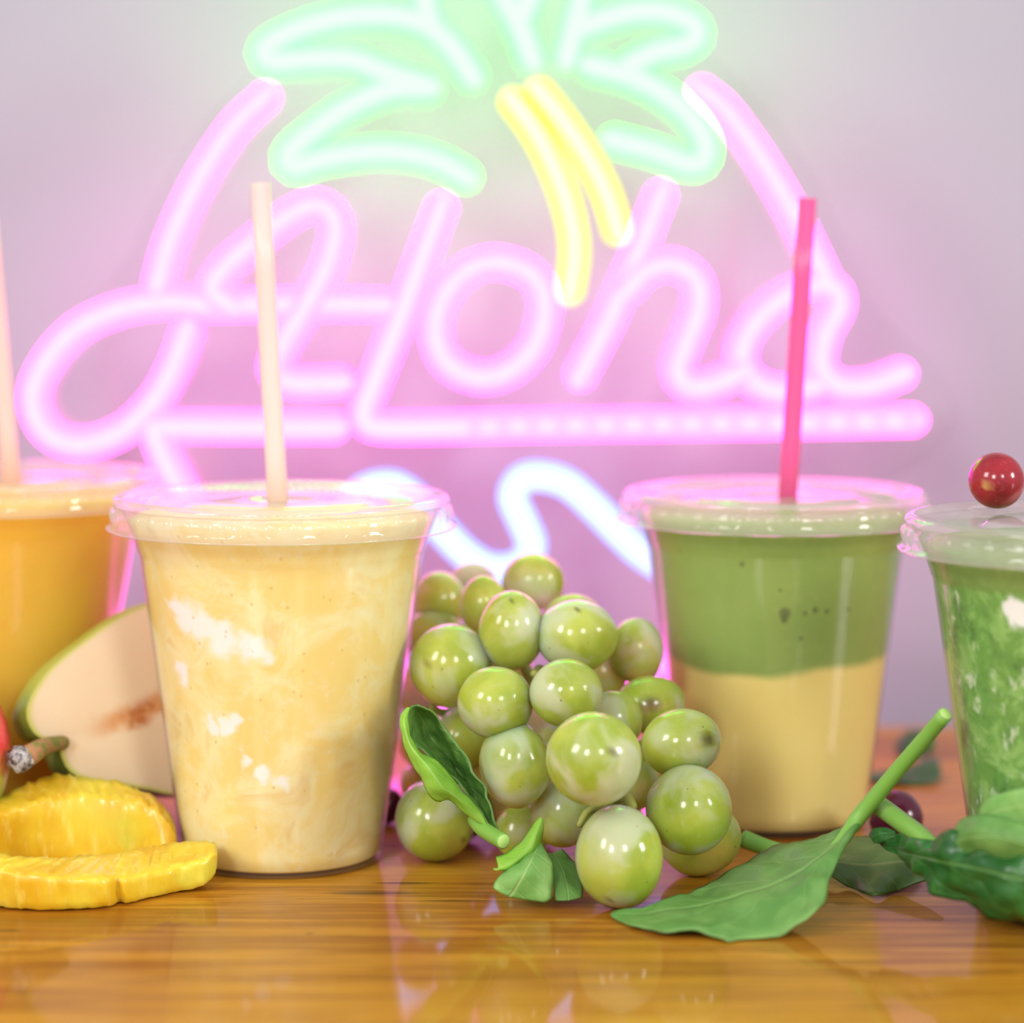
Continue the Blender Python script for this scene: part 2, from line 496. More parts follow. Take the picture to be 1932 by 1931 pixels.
def make_cup(label, X, D, scale, smooth_mat, rot=0.0, ztop=0.0985):
    global cup_mesh, lid_mesh
    t = thing('smoothie_cup', label, 'cup', (X, D, 0.0002), 'clear plastic cups of smoothie')
    t.scale = (scale,) * 3
    t.rotation_euler.z = rot
    if cup_mesh is None:
        a = mesh_obj('cup_body', CUP_M[0], CUP_M[1], M['cup'], t); cup_mesh = a.data
        sm = a.modifiers.new('thickness', 'SOLIDIFY'); sm.thickness = 0.0004; sm.offset = -1
        b = mesh_obj('lid', LID_M[0], LID_M[1], M['lid'], t); lid_mesh = b.data
    else:
        a = bpy.data.objects.new('cup_body', cup_mesh); C.objects.link(a); a.parent = t
        sm = a.modifiers.new('thickness', 'SOLIDIFY'); sm.thickness = 0.0004; sm.offset = -1
        b = bpy.data.objects.new('lid', lid_mesh); C.objects.link(b); b.parent = t
    b['label'] = 'flat clear plastic lid with ribbed skirt'
    g = 0.0005
    prof = [(0.0, 0.0013), (0.020, 0.0013), (0.0268, 0.0012), (0.0279, 0.0020), (cup_r(0.0055) - g, 0.0055)]
    zs = [0.01 + (ztop - 0.001 - 0.01) * i / 24 for i in range(25)]
    prof += [(cup_r(z) - g, z) for z in zs]
    rt = cup_r(ztop) - g
    prof += [(rt - 0.002, ztop), (rt * 0.6, ztop + 0.001), (rt * 0.3, ztop + 0.0015), (0.0, ztop + 0.0015)]
    V, Fc = lathe(prof, 96)
    mesh_obj('smoothie', V, Fc, smooth_mat, t)
    return t

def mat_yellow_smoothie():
    k = NT('yellow_smoothie')
    v = k.coord('Object')
    a = k.noise(v, 60, 5, 0.65, 0.5); b = k.noise(v, 210, 5, 0.7, 0.3)
    c = k.mix(k.step(a, 0.36, 0.66), rgb(246, 218, 128), rgb(248, 236, 176))
    c = k.mix(k.math('MULTIPLY', k.step(b, 0.55, 0.75), 0.55), c, rgb(246, 240, 205))
    c = k.mix(k.math('MULTIPLY', k.step(k.noise(v, 60, 3, 0.5, 1.0), 0.58, 0.72), 0.5), c, rgb(232, 190, 95))
    # pale irregular smear at the wall of the cup, and small pale flecks
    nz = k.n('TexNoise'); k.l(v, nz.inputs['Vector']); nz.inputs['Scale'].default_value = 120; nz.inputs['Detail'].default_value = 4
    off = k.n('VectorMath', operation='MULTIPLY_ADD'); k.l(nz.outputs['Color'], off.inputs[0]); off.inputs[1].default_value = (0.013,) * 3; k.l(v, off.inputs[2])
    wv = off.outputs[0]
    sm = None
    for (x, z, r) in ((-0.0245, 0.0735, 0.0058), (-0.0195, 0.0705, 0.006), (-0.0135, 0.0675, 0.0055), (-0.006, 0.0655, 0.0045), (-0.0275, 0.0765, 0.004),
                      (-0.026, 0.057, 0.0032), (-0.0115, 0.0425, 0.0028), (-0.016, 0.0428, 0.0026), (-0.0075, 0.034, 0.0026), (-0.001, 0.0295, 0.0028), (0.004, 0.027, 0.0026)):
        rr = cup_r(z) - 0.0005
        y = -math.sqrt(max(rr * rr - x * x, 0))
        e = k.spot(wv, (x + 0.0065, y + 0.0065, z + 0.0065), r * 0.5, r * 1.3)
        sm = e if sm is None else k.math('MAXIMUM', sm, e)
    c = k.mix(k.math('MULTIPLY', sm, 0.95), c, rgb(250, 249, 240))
    vo = k.voronoi(v, 190)
    ds = k.math('SUBTRACT', 1.0, k.step(vo.outputs['Distance'], 0.06, 0.13))
    c = k.mix(k.math('MULTIPLY', ds, 0.35), c, rgb(200, 150, 60))
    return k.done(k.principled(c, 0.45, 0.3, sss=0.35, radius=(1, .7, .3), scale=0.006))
def mat_layered():
    k = NT('layered_green_and_mango_smoothie')
    v = k.coord('Object'); s = k.sep(v)
    a = k.noise(v, 28, 3, 0.5); b = k.noise(v, 300, 3, 0.6)
    g = k.mix(a, rgb(128, 152, 62), rgb(158, 182, 88))
    g = k.mix(k.math('MULTIPLY', k.step(b, 0.5, 0.75), 0.25), g, rgb(175, 185, 95))
    y = k.mix(a, rgb(243, 212, 112), rgb(250, 230, 146))
    edge = k.math('ADD', s[2], k.math('MULTIPLY', k.math('SUBTRACT', k.noise(v, 34, 2, 0.4), 0.5), 0.014))
    f = k.step(edge, 0.0498, 0.0540)
    c = k.mix(f, y, g)
    # a ring at the fill line and trapped dark bubbles
    for (x, z, r) in ((-0.0005, 0.0703, 0.0020), (-0.0007, 0.0683, 0.0012), (0.0088, 0.0712, 0.0010), (0.0057, 0.0703, 0.0007), (0.0125, 0.0706, 0.0008),
                      (0.0045, 0.0625, 0.0008), (-0.0135, 0.0853, 0.0009), (0.0195, 0.0708, 0.0007), (-0.002, 0.0775, 0.0006)):
        rr = cup_r(z) - 0.0005
        e = k.spot(v, (x, -math.sqrt(rr * rr - x * x), z), r * 0.5, r * 1.2)
        c = k.mix(k.math('MULTIPLY', e, 0.7), c, rgb(70, 80, 40))
    return k.done(k.principled(c, 0.45, 0.3, sss=0.3, radius=(.8, .8, .25), scale=0.005))
def mat_green_smoothie():
    k = NT('marbled_green_smoothie')
    v = k.coord('Object')
    v2 = k.coord('Object', scale=(1, 1, 0.6))
    a = k.noise(v, 120, 5, 0.68, 0.5); b = k.noise(v2, 230, 4, 0.65, 0.4)
    c = k.ramp(a, [(0.30, rgb(62, 118, 36)), (0.48, rgb(104, 160, 62)), (0.62, rgb(142, 190, 96)), (0.74, rgb(205, 226, 178))])
    c = k.mix(k.math('MULTIPLY', k.step(b, 0.56, 0.70), 0.75), c, rgb(225, 238, 205))
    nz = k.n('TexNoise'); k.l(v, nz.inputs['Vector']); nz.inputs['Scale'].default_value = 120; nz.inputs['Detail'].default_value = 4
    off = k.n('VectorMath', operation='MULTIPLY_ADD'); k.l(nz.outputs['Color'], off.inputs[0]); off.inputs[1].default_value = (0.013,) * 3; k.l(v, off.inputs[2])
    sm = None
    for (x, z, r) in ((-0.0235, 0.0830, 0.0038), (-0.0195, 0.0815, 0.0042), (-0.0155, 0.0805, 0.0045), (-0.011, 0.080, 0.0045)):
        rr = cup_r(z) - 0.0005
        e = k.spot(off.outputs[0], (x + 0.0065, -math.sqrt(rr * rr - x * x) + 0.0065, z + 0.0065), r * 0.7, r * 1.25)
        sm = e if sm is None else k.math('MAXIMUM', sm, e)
    c = k.mix(sm, c, rgb(244, 246, 240))  # white patch: window reflection on the cup, painted into the drink's colour
    s = k.sep(v)
    c = k.mix(k.step(s[2], 0.0865, 0.0885), c, k.mix(a, rgb(84, 128, 44), rgb(150, 182, 92)))
    return k.done(k.principled(c, 0.4, 0.3, sss=0.25, radius=(.5, 1, .4), scale=0.004))
def mat_orange():
    k = NT('orange_smoothie')
    v = k.coord('Object')
    a = k.noise(v, 30, 3)
    c = k.mix(a, rgb(250, 196, 46), rgb(252, 206, 64))
    return k.done(k.principled(c, 0.4, 0.3, sss=0.8, radius=(1, .42, .06), scale=0.016))

C1 = (P(532, 1000, 0.8).x, 0.8)
C2 = (P(1462, 1000, 0.852).x, 0.852)
C3 = (P(10, 1000, 0.87).x, 0.87)
C4 = (P(2051, 1000, 0.74).x, 0.74)
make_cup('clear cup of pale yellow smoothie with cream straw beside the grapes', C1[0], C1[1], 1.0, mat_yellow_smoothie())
make_cup('clear cup layered green over mango yellow with hot pink straw', C2[0], C2[1], 0.965, mat_layered(), ztop=0.0975)
make_cup('clear cup of bright orange smoothie behind the cut fruit', C3[0], C3[1], 1.0, mat_orange())
make_cup('clear cup of marbled green and white smoothie with red grape on lid', C4[0], C4[1], 1.0, mat_green_smoothie(), ztop=0.097)

# ------------------------------------------------------------------ straws
def mat_straw(name, col, sss):
    k = NT(name)
    v = k.coord('Object', scale=(1, 1, 0.2))
    n = k.noise(v, 120, 2)
    b = k.principled(col, 0.25, 0.5, coat=0.4, coat_r=0.1)
    tl = k.n('BsdfTranslucent'); tl.inputs[0].default_value = col
    mx = k.n('MixShader'); k.l(k.math('MULTIPLY_ADD', n, 0.1, sss), mx.inputs[0])
    k.l(b, mx.inputs[1]); k.l(tl.outputs[0], mx.inputs[2])
    return k.done(mx.outputs[0])
def straw(label, p0, p1, r, mat):
    """hollow straw from p0 (low, inside the drink) to p1 (open mouth)"""
    d = (p1 - p0).normalized()
    u = d.cross(Vector((0, 1, 0))).normalized(); v = d.cross(u)
    seg = 24; V, Fc = [], []
    L = (p1 - p0).length
    rows = [(0, r), (L * .25, r), (L * .5, r), (L * .75, r), (L, r), (L, r * 0.88), (L * .5, r * .88), (0, r * 0.88)]
    for (s, rr) in rows:
        for k in range(seg):
            a = 2 * math.pi * k / seg
            V.append(p0 + d * s + u * rr * math.cos(a) + v * rr * math.sin(a))
    m = len(rows)
    for i in range(m):
        j = (i + 1) % m
        for k in range(seg):
            k2 = (k + 1) % seg
            Fc.append((i * seg + k, i * seg + k2, j * seg + k2, j * seg + k))
    o = mesh_obj('drinking_straw', V, Fc, mat, None, p0)
    return tag(o, label, 'straw', 'drinking straws')
def straw_through(label, top_px, low_px, d_top, d_low, r, mat, zlow):
    a, b = P(*top_px, d_top), P(*low_px, d_low)
    e = b + (b - a) * ((b.z - zlow) / (a.z - b.z))
    return straw(label, e, a, r, mat)
cream = mat_straw('cream_straw', rgb(255, 241, 236), 0.6)
pinkm = mat_straw('pink_straw', rgb(255, 128, 194), 0.5)
straw_through('pale cream straw standing in the yellow smoothie', (491, 344), (523, 925), 0.806, 0.808, 0.0030, cream, 0.090)
straw_through('hot pink straw standing in the green and yellow smoothie', (1523, 374), (1487, 925), 0.853, 0.853, 0.0029, pinkm, 0.088)
straw_through('pale pink straw standing in the orange smoothie', (-30, 330), (20, 892), 0.872, 0.874, 0.0029, mat_straw('pale_pink_straw', rgb(255, 236, 230), 0.6), 0.090)

# ------------------------------------------------------------------ grapes
def mat_grape(name, dark, light, bloom, spotcol, bl=0.75, sss=0.85, radius=(1.0, .38, .08), sscale=0.02, trans=0.40):
    k = NT(name)
    v = k.coord('Object')
    info = k.n('ObjectInfo')
    vv = k.n('VectorMath', operation='MULTIPLY_ADD'); k.l(info.outputs['Random'], vv.inputs[0]); vv.inputs[1].default_value = (3, 5, 7); k.l(v, vv.inputs[2])
    v = vv.outputs[0]
    a = k.noise(v, 75, 3, 0.5, 0.3)
    c = k.mix(k.step(a, 0.35, 0.65), dark, light)
    b = k.noise(v, 62, 3, 0.5, 0.6)
    fb = k.math('MULTIPLY', k.step(b, 0.44, 0.64), bl)
    c = k.mix(fb, c, bloom)
    fine = k.noise(v, 900, 2, 0.6)
    c = k.mix(k.math('MULTIPLY', k.step(fine, 0.55, 0.8), 0.18), c, bloom)
    vo = k.voronoi(v, 170)
    ds = k.math('SUBTRACT', 1.0, k.step(vo.outputs['Distance'], 0.03, 0.075))
    c = k.mix(k.math('MULTIPLY', ds, 0.6), c, spotcol)
    c = k.mix(k.math('MULTIPLY', k.attr('scar'), 0.85), c, spotcol)
    ro = k.math('MULTIPLY_ADD', fb, 0.15, 0.5)
    return k.done(k.principled(c, ro, 0.0, coat=0.85, coat_r=0.15, sss=sss, radius=radius, scale=sscale, trans=trans, ior=1.40))
M['grape'] = mat_grape('green_grape_skin', rgb(168, 194, 58), rgb(200, 218, 90), rgb(224, 232, 200), rgb(84, 70, 30))
M['red_grape'] = mat_grape('red_grape_skin', rgb(120, 18, 32), rgb(158, 34, 44), rgb(196, 110, 120), rgb(200, 160, 90), 0.6, 0.3, (1, .2, .2), 0.006, 0.1)
M['dark_grape'] = mat_grape('dark_red_grape_skin', rgb(58, 8, 28), rgb(78, 12, 38), rgb(110, 60, 84), rgb(40, 10, 20), 0.4, 0.2, (1, .2, .3), 0.006, 0.0)
M['grape_stalk'] = mat_plain('grape_stalk', rgb(150, 150, 70), 0.6)

def grape_data(c, rx, ry, rz, scar=None, scar_r=0.06, tilt=0.0):
    nu, nv = 32, 20
    V, Fc, A = [], [], []
    ct, st = math.cos(tilt), math.sin(tilt)
    rows = []
    seed = Vector((c.x * 50, c.y * 50, c.z * 50))
    for j in range(nv + 1):
        ph = math.pi * j / nv
        if j in (0, nv):
            ds = [Vector((0, 0, math.cos(ph)))]
        else:
            ds = [Vector((math.sin(ph) * math.cos(2 * math.pi * i / nu), math.sin(ph) * math.sin(2 * math.pi * i / nu), math.cos(ph))) for i in range(nu)]
        row = []
        for d in ds:
            w_ = 1 + 0.022 * mnoise.noise(d * 1.3 + seed)
            x, y, z = d.x * rx * w_, d.y * ry * w_, d.z * rz * w_
            x, z = x * ct - z * st, x * st + z * ct
            s = 0.0
            if scar is not None:
                dd = Vector((x / rx, y / ry, z / rz)).normalized()
                ang = math.acos(max(-1, min(1, dd.dot(scar))))
                s = max(0.0, 1 - max(0, ang - scar_r * 0.5) / scar_r)
            row.append(len(V)); V.append(c + Vector((x, y, z))); A.append(min(1, s))
        rows.append(row)
    for j in range(nv):
        a, b = rows[j], rows[j + 1]
        for i in range(nu):
            i2 = (i + 1) % nu
            if len(a) == 1: Fc.append((a[0], b[i], b[i2]))
            elif len(b) == 1: Fc.append((a[i], b[0], a[i2]))
            else: Fc.append((a[i], b[i], b[i2], a[i2]))
    return V, Fc, A
BO = P(1050, 1640, z=0.0)
bunch = thing('grape_bunch', 'bunch of pale green grapes piled between the yellow and layered cups', 'grapes', BO)
# px, py, rx, ry (px), depth, scar offset px, scar size, tilt
G = [(1120, 1432, 90, 88, .733, (30, -30), .07, 0), (1168, 1617, 83, 96, .7395, (-18, 67), .06, 0.05), (1300, 1528, 82, 84, .752, (40, 20), .05, 0),
     (1322, 1596, 78, 66, .777, None, 0, 0.3), (1285, 1402, 76, 64, .764, (48, -16), .22, 0.15), (1160, 1358, 54, 54, .782, None, 0, 0),
     (1226, 1330, 68, 54, .797, (0, -10), .25, 0.1), (1068, 1308, 70, 64, .765, (20, 35), .05, 0), (935, 1326, 72, 68, .770, (-45, 16), .06, 0),
     (972, 1443, 68, 82, .768, (-35, 40), .06, 0.1), (1062, 1533, 62, 66, .776, None, 0, 0), (850, 1256, 77, 80, .792, (-45, -10), .06, 0),
     (965, 1190, 63, 76, .792, (0, -60), .05, 0), (1088, 1200, 78, 68, .790, (0, -55), .06, 0), (1200, 1228, 52, 62, .815, None, 0, 0),
     (1007, 1098, 60, 54, .835, None, 0, 0), (830, 1136, 52, 58, .838, None, 0, 0), (912, 1142, 46, 56, .815, None, 0, 0),
     (820, 1200, 56, 52, .832, None, 0, 0), (892, 1100, 44, 38, .848, None, 0, 0), (1082, 1165, 56, 44, .818, None, 0, 0),
     (820, 1548, 75, 77, .795, (75 * .75, 26), .06, 0.35), (872, 1395, 55, 60, .802, None, 0, 0), (985, 1572, 52, 54, .792, None, 0, 0),
     (790, 1300, 45, 52, .842, None, 0, 0), (1060, 1420, 60, 60, .800, None, 0, 0), (1190, 1475, 55, 55, .785, None, 0, 0),
     (1130, 1270, 55, 55, .822, None, 0, 0), (900, 1350, 58, 58, .836, None, 0, 0), (1000, 1340, 58, 58, .838, None, 0, 0), (1120, 1370, 56, 56, .830, None, 0, 0),
     (880, 1455, 56, 58, .838, None, 0, 0), (965, 1510, 54, 56, .828, None, 0, 0), (1075, 1480, 56, 56, .825, None, 0, 0), (1160, 1540, 52, 52, .812, None, 0, 0),
     (1235, 1440, 54, 54, .806, None, 0, 0), (806, 1400, 54, 56, .846, None, 0, 0), (872, 1531, 54, 56, .822, None, 0, 0), (1010, 1535, 54, 56, .818, None, 0, 0), (940, 1445, 50, 50, .806, None, 0, 0), (800, 1480, 46, 46, .850, None, 0, 0), (950, 1260, 55, 55, .828, None, 0, 0)]
for (x, y, rx, ry, d, so, sr, tl) in G:
    c = P(x, y, d)
    a, b = rx / F * d, ry / F * d
    if c.z < b: c.z = b + 0.0002
    scar = None
    if so:
        sx, sz = so[0] / rx, -so[1] / ry
        scar = Vector((sx, -math.sqrt(max(0.05, 1 - sx * sx - sz * sz)), sz)).normalized()
    V, Fc, A = grape_data(c, a, (a + b) / 2, b, scar, sr, tl)
    # texture space centred on each grape
    ob = mesh_obj('grape', [v - c for v in V], Fc, M['grape'], bunch, None, attrs={'scar': A})
    ob.location = c - BO
def stalk(pts, r0, r1, name='stem', parent=bunch, origin=BO, mat=None, label=None):
    c = catmull(pts, 14)
    rr = [r0 + (r1 - r0) * i / 13 for i in range(14)]
    V, Fc, U = tube_data(c, rr, 8)
    o = mesh_obj(name, V, Fc, mat or M['grape_stalk'], parent, origin)
    if label: o['label'] = label
    return o
stalk([P(1200, 1560, .775), P(1130, 1470, .79), P(1040, 1340, .80), P(980, 1240, .815), P(930, 1130, .84)], 0.0022, 0.0014, 'stalk')
stalk([P(1094, 1556, .752), P(1108, 1532, .754), P(1145, 1520, .760), P(1185, 1500, .77)], 0.0009, 0.0013)
stalk([P(1192, 1522, .748), P(1186, 1506, .752), P(1175, 1480, .765)], 0.0016, 0.0011)
stalk([P(1008, 1272, .785), P(1020, 1262, .795), P(1030, 1290, .805)], 0.0012, 0.0012)
stalk([P(815, 1335, .80), P(840, 1345, .805), P(900, 1330, .815)], 0.0012, 0.0012)

def loose_grape(label, px, py, r, d, mat, scar=None, zbase=None, sr=.1):
    c = P(px, py, d); rr = r / F * d
    if zbase is not None: c.z = zbase + rr
    V, Fc, A = grape_data(c, rr, rr, rr, scar, sr)
    ob = mesh_obj('red_grape', V, Fc, mat, None, c, attrs={'scar': A})
    return tag(ob, label, 'grape', 'loose red grapes')
loose_grape('shiny red grape resting on the lid of the marbled green cup', 1880, 906, 53, .771, M['red_grape'], Vector((-.5, -.85, -.1)).normalized(), zbase=0.1033, sr=.14)
loose_grape('dark red grape on the table behind the crossed green stalks', 1690, 1546, 51, .815, M['dark_grape'], zbase=0.0002)
loose_grape('dark red grape on the table behind the yellow smoothie cup', 728, 1556, 34, .845, M['dark_grape'], zbase=0.0002)

# ------------------------------------------------------------------ leaves
def mat_leaf(name, base, dark, vein, gloss=0.35, trans=0.25, veins=0.6):
    k = NT(name)
    uv = k.n('UVMap'); s = k.sep(uv.outputs[0])
    v = k.coord('Object')
    n = k.noise(v, 85, 4, 0.6, 0.4)
    c = k.mix(k.step(n, 0.35, 0.7), dark, base)
    av = k.math('ABSOLUTE', s[1])
    mid = k.math('SUBTRACT', 1.0, k.step(av, 0.015, 0.07))
    ph = k.math('SUBTRACT', k.math('MULTIPLY', s[0], 30.0), k.math('MULTIPLY', av, 9.0))
    ph = k.math('ADD', ph, k.math('MULTIPLY', k.noise(v, 60, 2), 3.5))
    sv = k.step(k.math('SINE', ph), 0.90, 1.0)
    ve = k.math('MAXIMUM', k.math('MULTIPLY', mid, 0.9), k.math('MULTIPLY', sv, 0.25))
    edge = k.step(av, 0.955, 1.0)
    ve = k.math('MAXIMUM', ve, k.math('MULTIPLY', edge, 0.6))
    c = k.mix(k.math('MULTIPLY', ve, veins), c, vein)
    h = k.math('ADD', k.math('MULTIPLY', n, 0.6), k.math('MULTIPLY', ve, -0.8))
    nrm = k.bump(h, 0.5, 0.0012)
    b = k.principled(c, gloss, 0.45, normal=nrm)
    tl = k.n('BsdfTranslucent'); k.l(c, tl.inputs[0]); k.l(nrm, tl.inputs['Normal'])
    mx = k.n('MixShader'); mx.inputs[0].default_value = trans
    k.l(b, mx.inputs[1]); k.l(tl.outputs[0], mx.inputs[2])
    return k.done(mx.outputs[0])
M['leaf'] = mat_leaf('spinach_leaf', rgb(124, 170, 88), rgb(98, 148, 70), rgb(158, 200, 118), 0.45, 0.22, 0.45)
M['leaf_dark'] = mat_leaf('dark_spinach_leaf', rgb(58, 116, 48), rgb(36, 88, 36), rgb(120, 170, 90), 0.28, 0.15, 0.45)
M['leaf_pale'] = mat_leaf('pale_leaf', rgb(164, 212, 122), rgb(128, 186, 92), rgb(205, 232, 150), 0.45, 0.35)
M['leaf_lime'] = mat_leaf('lime_leaf', rgb(190, 236, 104), rgb(166, 222, 84), rgb(214, 240, 150), 0.35, 0.45)
M['leaf_back'] = mat_leaf('leaf_underside', rgb(100, 128, 70), rgb(76, 104, 50), rgb(140, 160, 96), 0.4, 0.2)
M['leaf_curl'] = mat_leaf('curled_leaf_face', rgb(118, 160, 76), rgb(78, 122, 52), rgb(160, 196, 112), 0.25, 0.3, 0.5)
M['petiole'] = mat_plain('leaf_stalk', rgb(122, 170, 72), 0.45, sss=0.3, radius=(.5, 1, .2), scale=0.003)
M['petiole_cut'] = mat_plain('cut_stalk_end', rgb(176, 212, 120), 0.5)

def blade_data(L, Mi, R, crinkle=0.0006, freq=140, nu=44, nv=18, seed=0.0, bulge=0.0):
    l, m, r = catmull(L, nu), catmull(Mi, nu), catmull(R, nu)
    grid = []
    for i in range(nu):
        row = []
        for j in range(nv + 1):
            t = -1 + 2 * j / nv
            a, b, c = t * (t - 1) / 2, 1 - t * t, t * (t + 1) / 2
            q = l[i] * a + m[i] * b + r[i] * c
            lin = (l[i] * (-t) + m[i] * (1 + t)) if t < 0 else (m[i] * (1 - t) + r[i] * t)
            row.append(q * 0.55 + lin * 0.45)
        grid.append(row)
    V, U = [], []
    for i in range(nu):
        for j in range(nv + 1):
            p = grid[i][j]
            e1 = grid[min(i + 1, nu - 1)][j] - grid[max(i - 1, 0)][j]
            e2 = grid[i][min(j + 1, nv)] - grid[i][max(j - 1, 0)]
            nn = e1.cross(e2)
            nn = nn.normalized() if nn.length > 1e-12 else Vector((0, 0, 1))
            t = -1 + 2 * j / nv
            q = p * freq + Vector((seed, seed * 2, 0))
            amt = mnoise.noise(q) + 0.5 * mnoise.noise(q * 2.1)
            fade = min(1.0, i / 5.0, (nu - 1 - i) / 5.0) * (0.35 + 0.65 * min(1, abs(t) * 3))
            V.append(p + nn * (crinkle * amt * fade + bulge * (1 - t * t)))
            U.append((i / (nu - 1), t))
    Fc = []
    for i in range(nu - 1):
        for j in range(nv):
            a = i * (nv + 1) + j
            Fc.append((a, a + 1, a + nv + 2, a + nv + 1))
    return V, Fc, U
def add_blade(parent, origin, L, Mi, R, mat, name='blade', thick=0.0005, zmin=0.0006, **kw):
    V, Fc, U = blade_data(L, Mi, R, **kw)
    for v in V: v.z = max(v.z, zmin)
    o = mesh_obj(name, V, Fc, mat, parent, origin, uvs=U)
    s = o.modifiers.new('thickness', 'SOLIDIFY'); s.thickness = thick; s.offset = 0
    return o
def add_petiole(parent, origin, pts, r0, r1, label=None, cut=True, taper=None):
    c = catmull(pts, 24)
    rr = [r0 + (r1 - r0) * (i / 23) for i in range(24)]
    if taper:
        for i in range(24):
            t = i / 23
            for (a, ra), (b, rb) in zip(taper, taper[1:]):
                if a <= t <= b: rr[i] = ra + (rb - ra) * (t - a) / (b - a)
        r1 = rr[-1]
    V, Fc, U = tube_data(c, rr, 12, caps='flat')
    o = mesh_obj('stalk', V, Fc, M['petiole'], parent, origin)
    if cut:
        d = (c[-1] - c[-2]).normalized()
        V, Fc, U = tube_data([c[-1] + d * 0.0001, c[-1] + d * 0.0004], [r1 * 0.92, r1 * 0.8], 12, caps='flat')
        mesh_obj('cut_end', V, Fc, M['petiole_cut'], o, origin)
    return o
SPG = 'green leaves strewn among the cups'

# big spinach leaf in front with the long stalk leaning on the marbled cup
p = P(1400, 1760, z=0.0)
lf = thing('spinach_leaf', 'broad spinach leaf flat on table, long stalk leaning against marbled cup', 'leaf', p, SPG)
add_blade(lf, p,
    [P(1612, 1548, .748), P(1585, 1565, .751), P(1556, 1575, .754), P(1518, 1585, .760), P(1466, 1595, .766), P(1440, 1610, .764), P(1394, 1634, .757), P(1332, 1674, .746), P(1270, 1697, .736), P(1205, 1714, .730), P(1158, 1721, .728)],
    [P(1618, 1550, .747), P(1600, 1572, .743), P(1575, 1597, .739), P(1545, 1622, .736), P(1505, 1648, .733), P(1455, 1672, .731), P(1395, 1692, .729), P(1325, 1710, .728), P(1250, 1722, .727), P(1190, 1728, .7265), P(1152, 1726, .726)],
    [P(1624, 1552, .747), P(1606, 1580, .742), P(1588, 1606, .736), P(1577, 1634, .730), P(1566, 1660, .724), P(1556, 1703, .714), P(1531, 1733, .709), P(1487, 1757, .7070), P(1456, 1768, .7065), P(1400, 1777, .7050), P(1375, 1774, z=.0010), P(1342, 1766, z=.0012), P(1314, 1756, z=.0022), P(1286, 1761, z=.0014), P(1256, 1762, z=.0012), P(1221, 1752, z=.0012), P(1195, 1745, z=.0014), P(1166, 1738, .724), P(1152, 1728, .7255)],
    M['leaf'], crinkle=0.0013, freq=110, seed=3, nu=64)
add_petiole(lf, p, [P(1540, 1626, .739), P(1580, 1590, .742), P(1605, 1562, .747), P(1630, 1530, .748), P(1690, 1458, .742), P(1745, 1394, .734), P(1784, 1348, .727)], 0.0010, 0.0023, taper=((0.0, .0003), (.12, .0010), (.28, .0022), (1, .0020)))

# curled bright leaf standing by the yellow cup, cut stalk towards us
p = P(880, 1600, .775); p.z = 0.0
lf = thing('spinach_leaf', 'curled bright green leaf standing against grapes beside the yellow cup', 'leaf', p, SPG)
add_blade(lf, p,
    [P(766, 1338, .7600), P(756, 1352, .759), P(757, 1375, .758), P(763, 1400, .757), P(776, 1440, .756), P(795, 1468, .755), P(806, 1495, .754), P(826, 1512, .754), P(846, 1510, .754), P(872, 1530, .755), P(905, 1552, .756), P(926, 1570, .7565)],
    [P(769, 1336, .7596), P(762, 1356, .757), P(765, 1380, .755), P(776, 1410, .753), P(800, 1440, .751), P(818, 1464, .750), P(832, 1484, .750), P(848, 1494, .751), P(868, 1510, .752), P(890, 1530, .754), P(912, 1554, .7555), P(929, 1572, .7562)],
    [P(772, 1335, .7598), P(768, 1360, .759), P(773, 1390, .760), P(788, 1414, .760), P(815, 1432, .758), P(838, 1452, .757), P(856, 1474, .756), P(872, 1494, .7555), P(886, 1512, .7555), P(903, 1534, .756), P(918, 1556, .756), P(932, 1574, .756)],
    M['leaf_lime'], crinkle=0.0007, freq=170, seed=8)
add_blade(lf, p,
    [P(771, 1337, .7600), P(769, 1362, .7605), P(776, 1398, .762), P(800, 1422, .7605), P(838, 1450, .7585), P(870, 1486, .757), P(900, 1526, .757), P(926, 1566, .7565)],
    [P(778, 1333, .7608), P(796, 1356, .769), P(812, 1390, .772), P(838, 1422, .770), P(866, 1458, .767), P(894, 1500, .763), P(916, 1538, .760), P(934, 1570, .757)],
    [P(788, 1331, .7604), P(814, 1342, .764), P(838, 1368, .766), P(860, 1402, .764), P(884, 1436, .761), P(908, 1478, .759), P(928, 1526, .757), P(940, 1568, .7565)],
    M['leaf_curl'], name='inner_face', crinkle=0.0013, freq=190, seed=4)
add_petiole(lf, p, [P(896, 1545, .762), P(908, 1562, .758), P(928, 1576, .753), P(950, 1588, .748)], 0.0022, 0.0022)

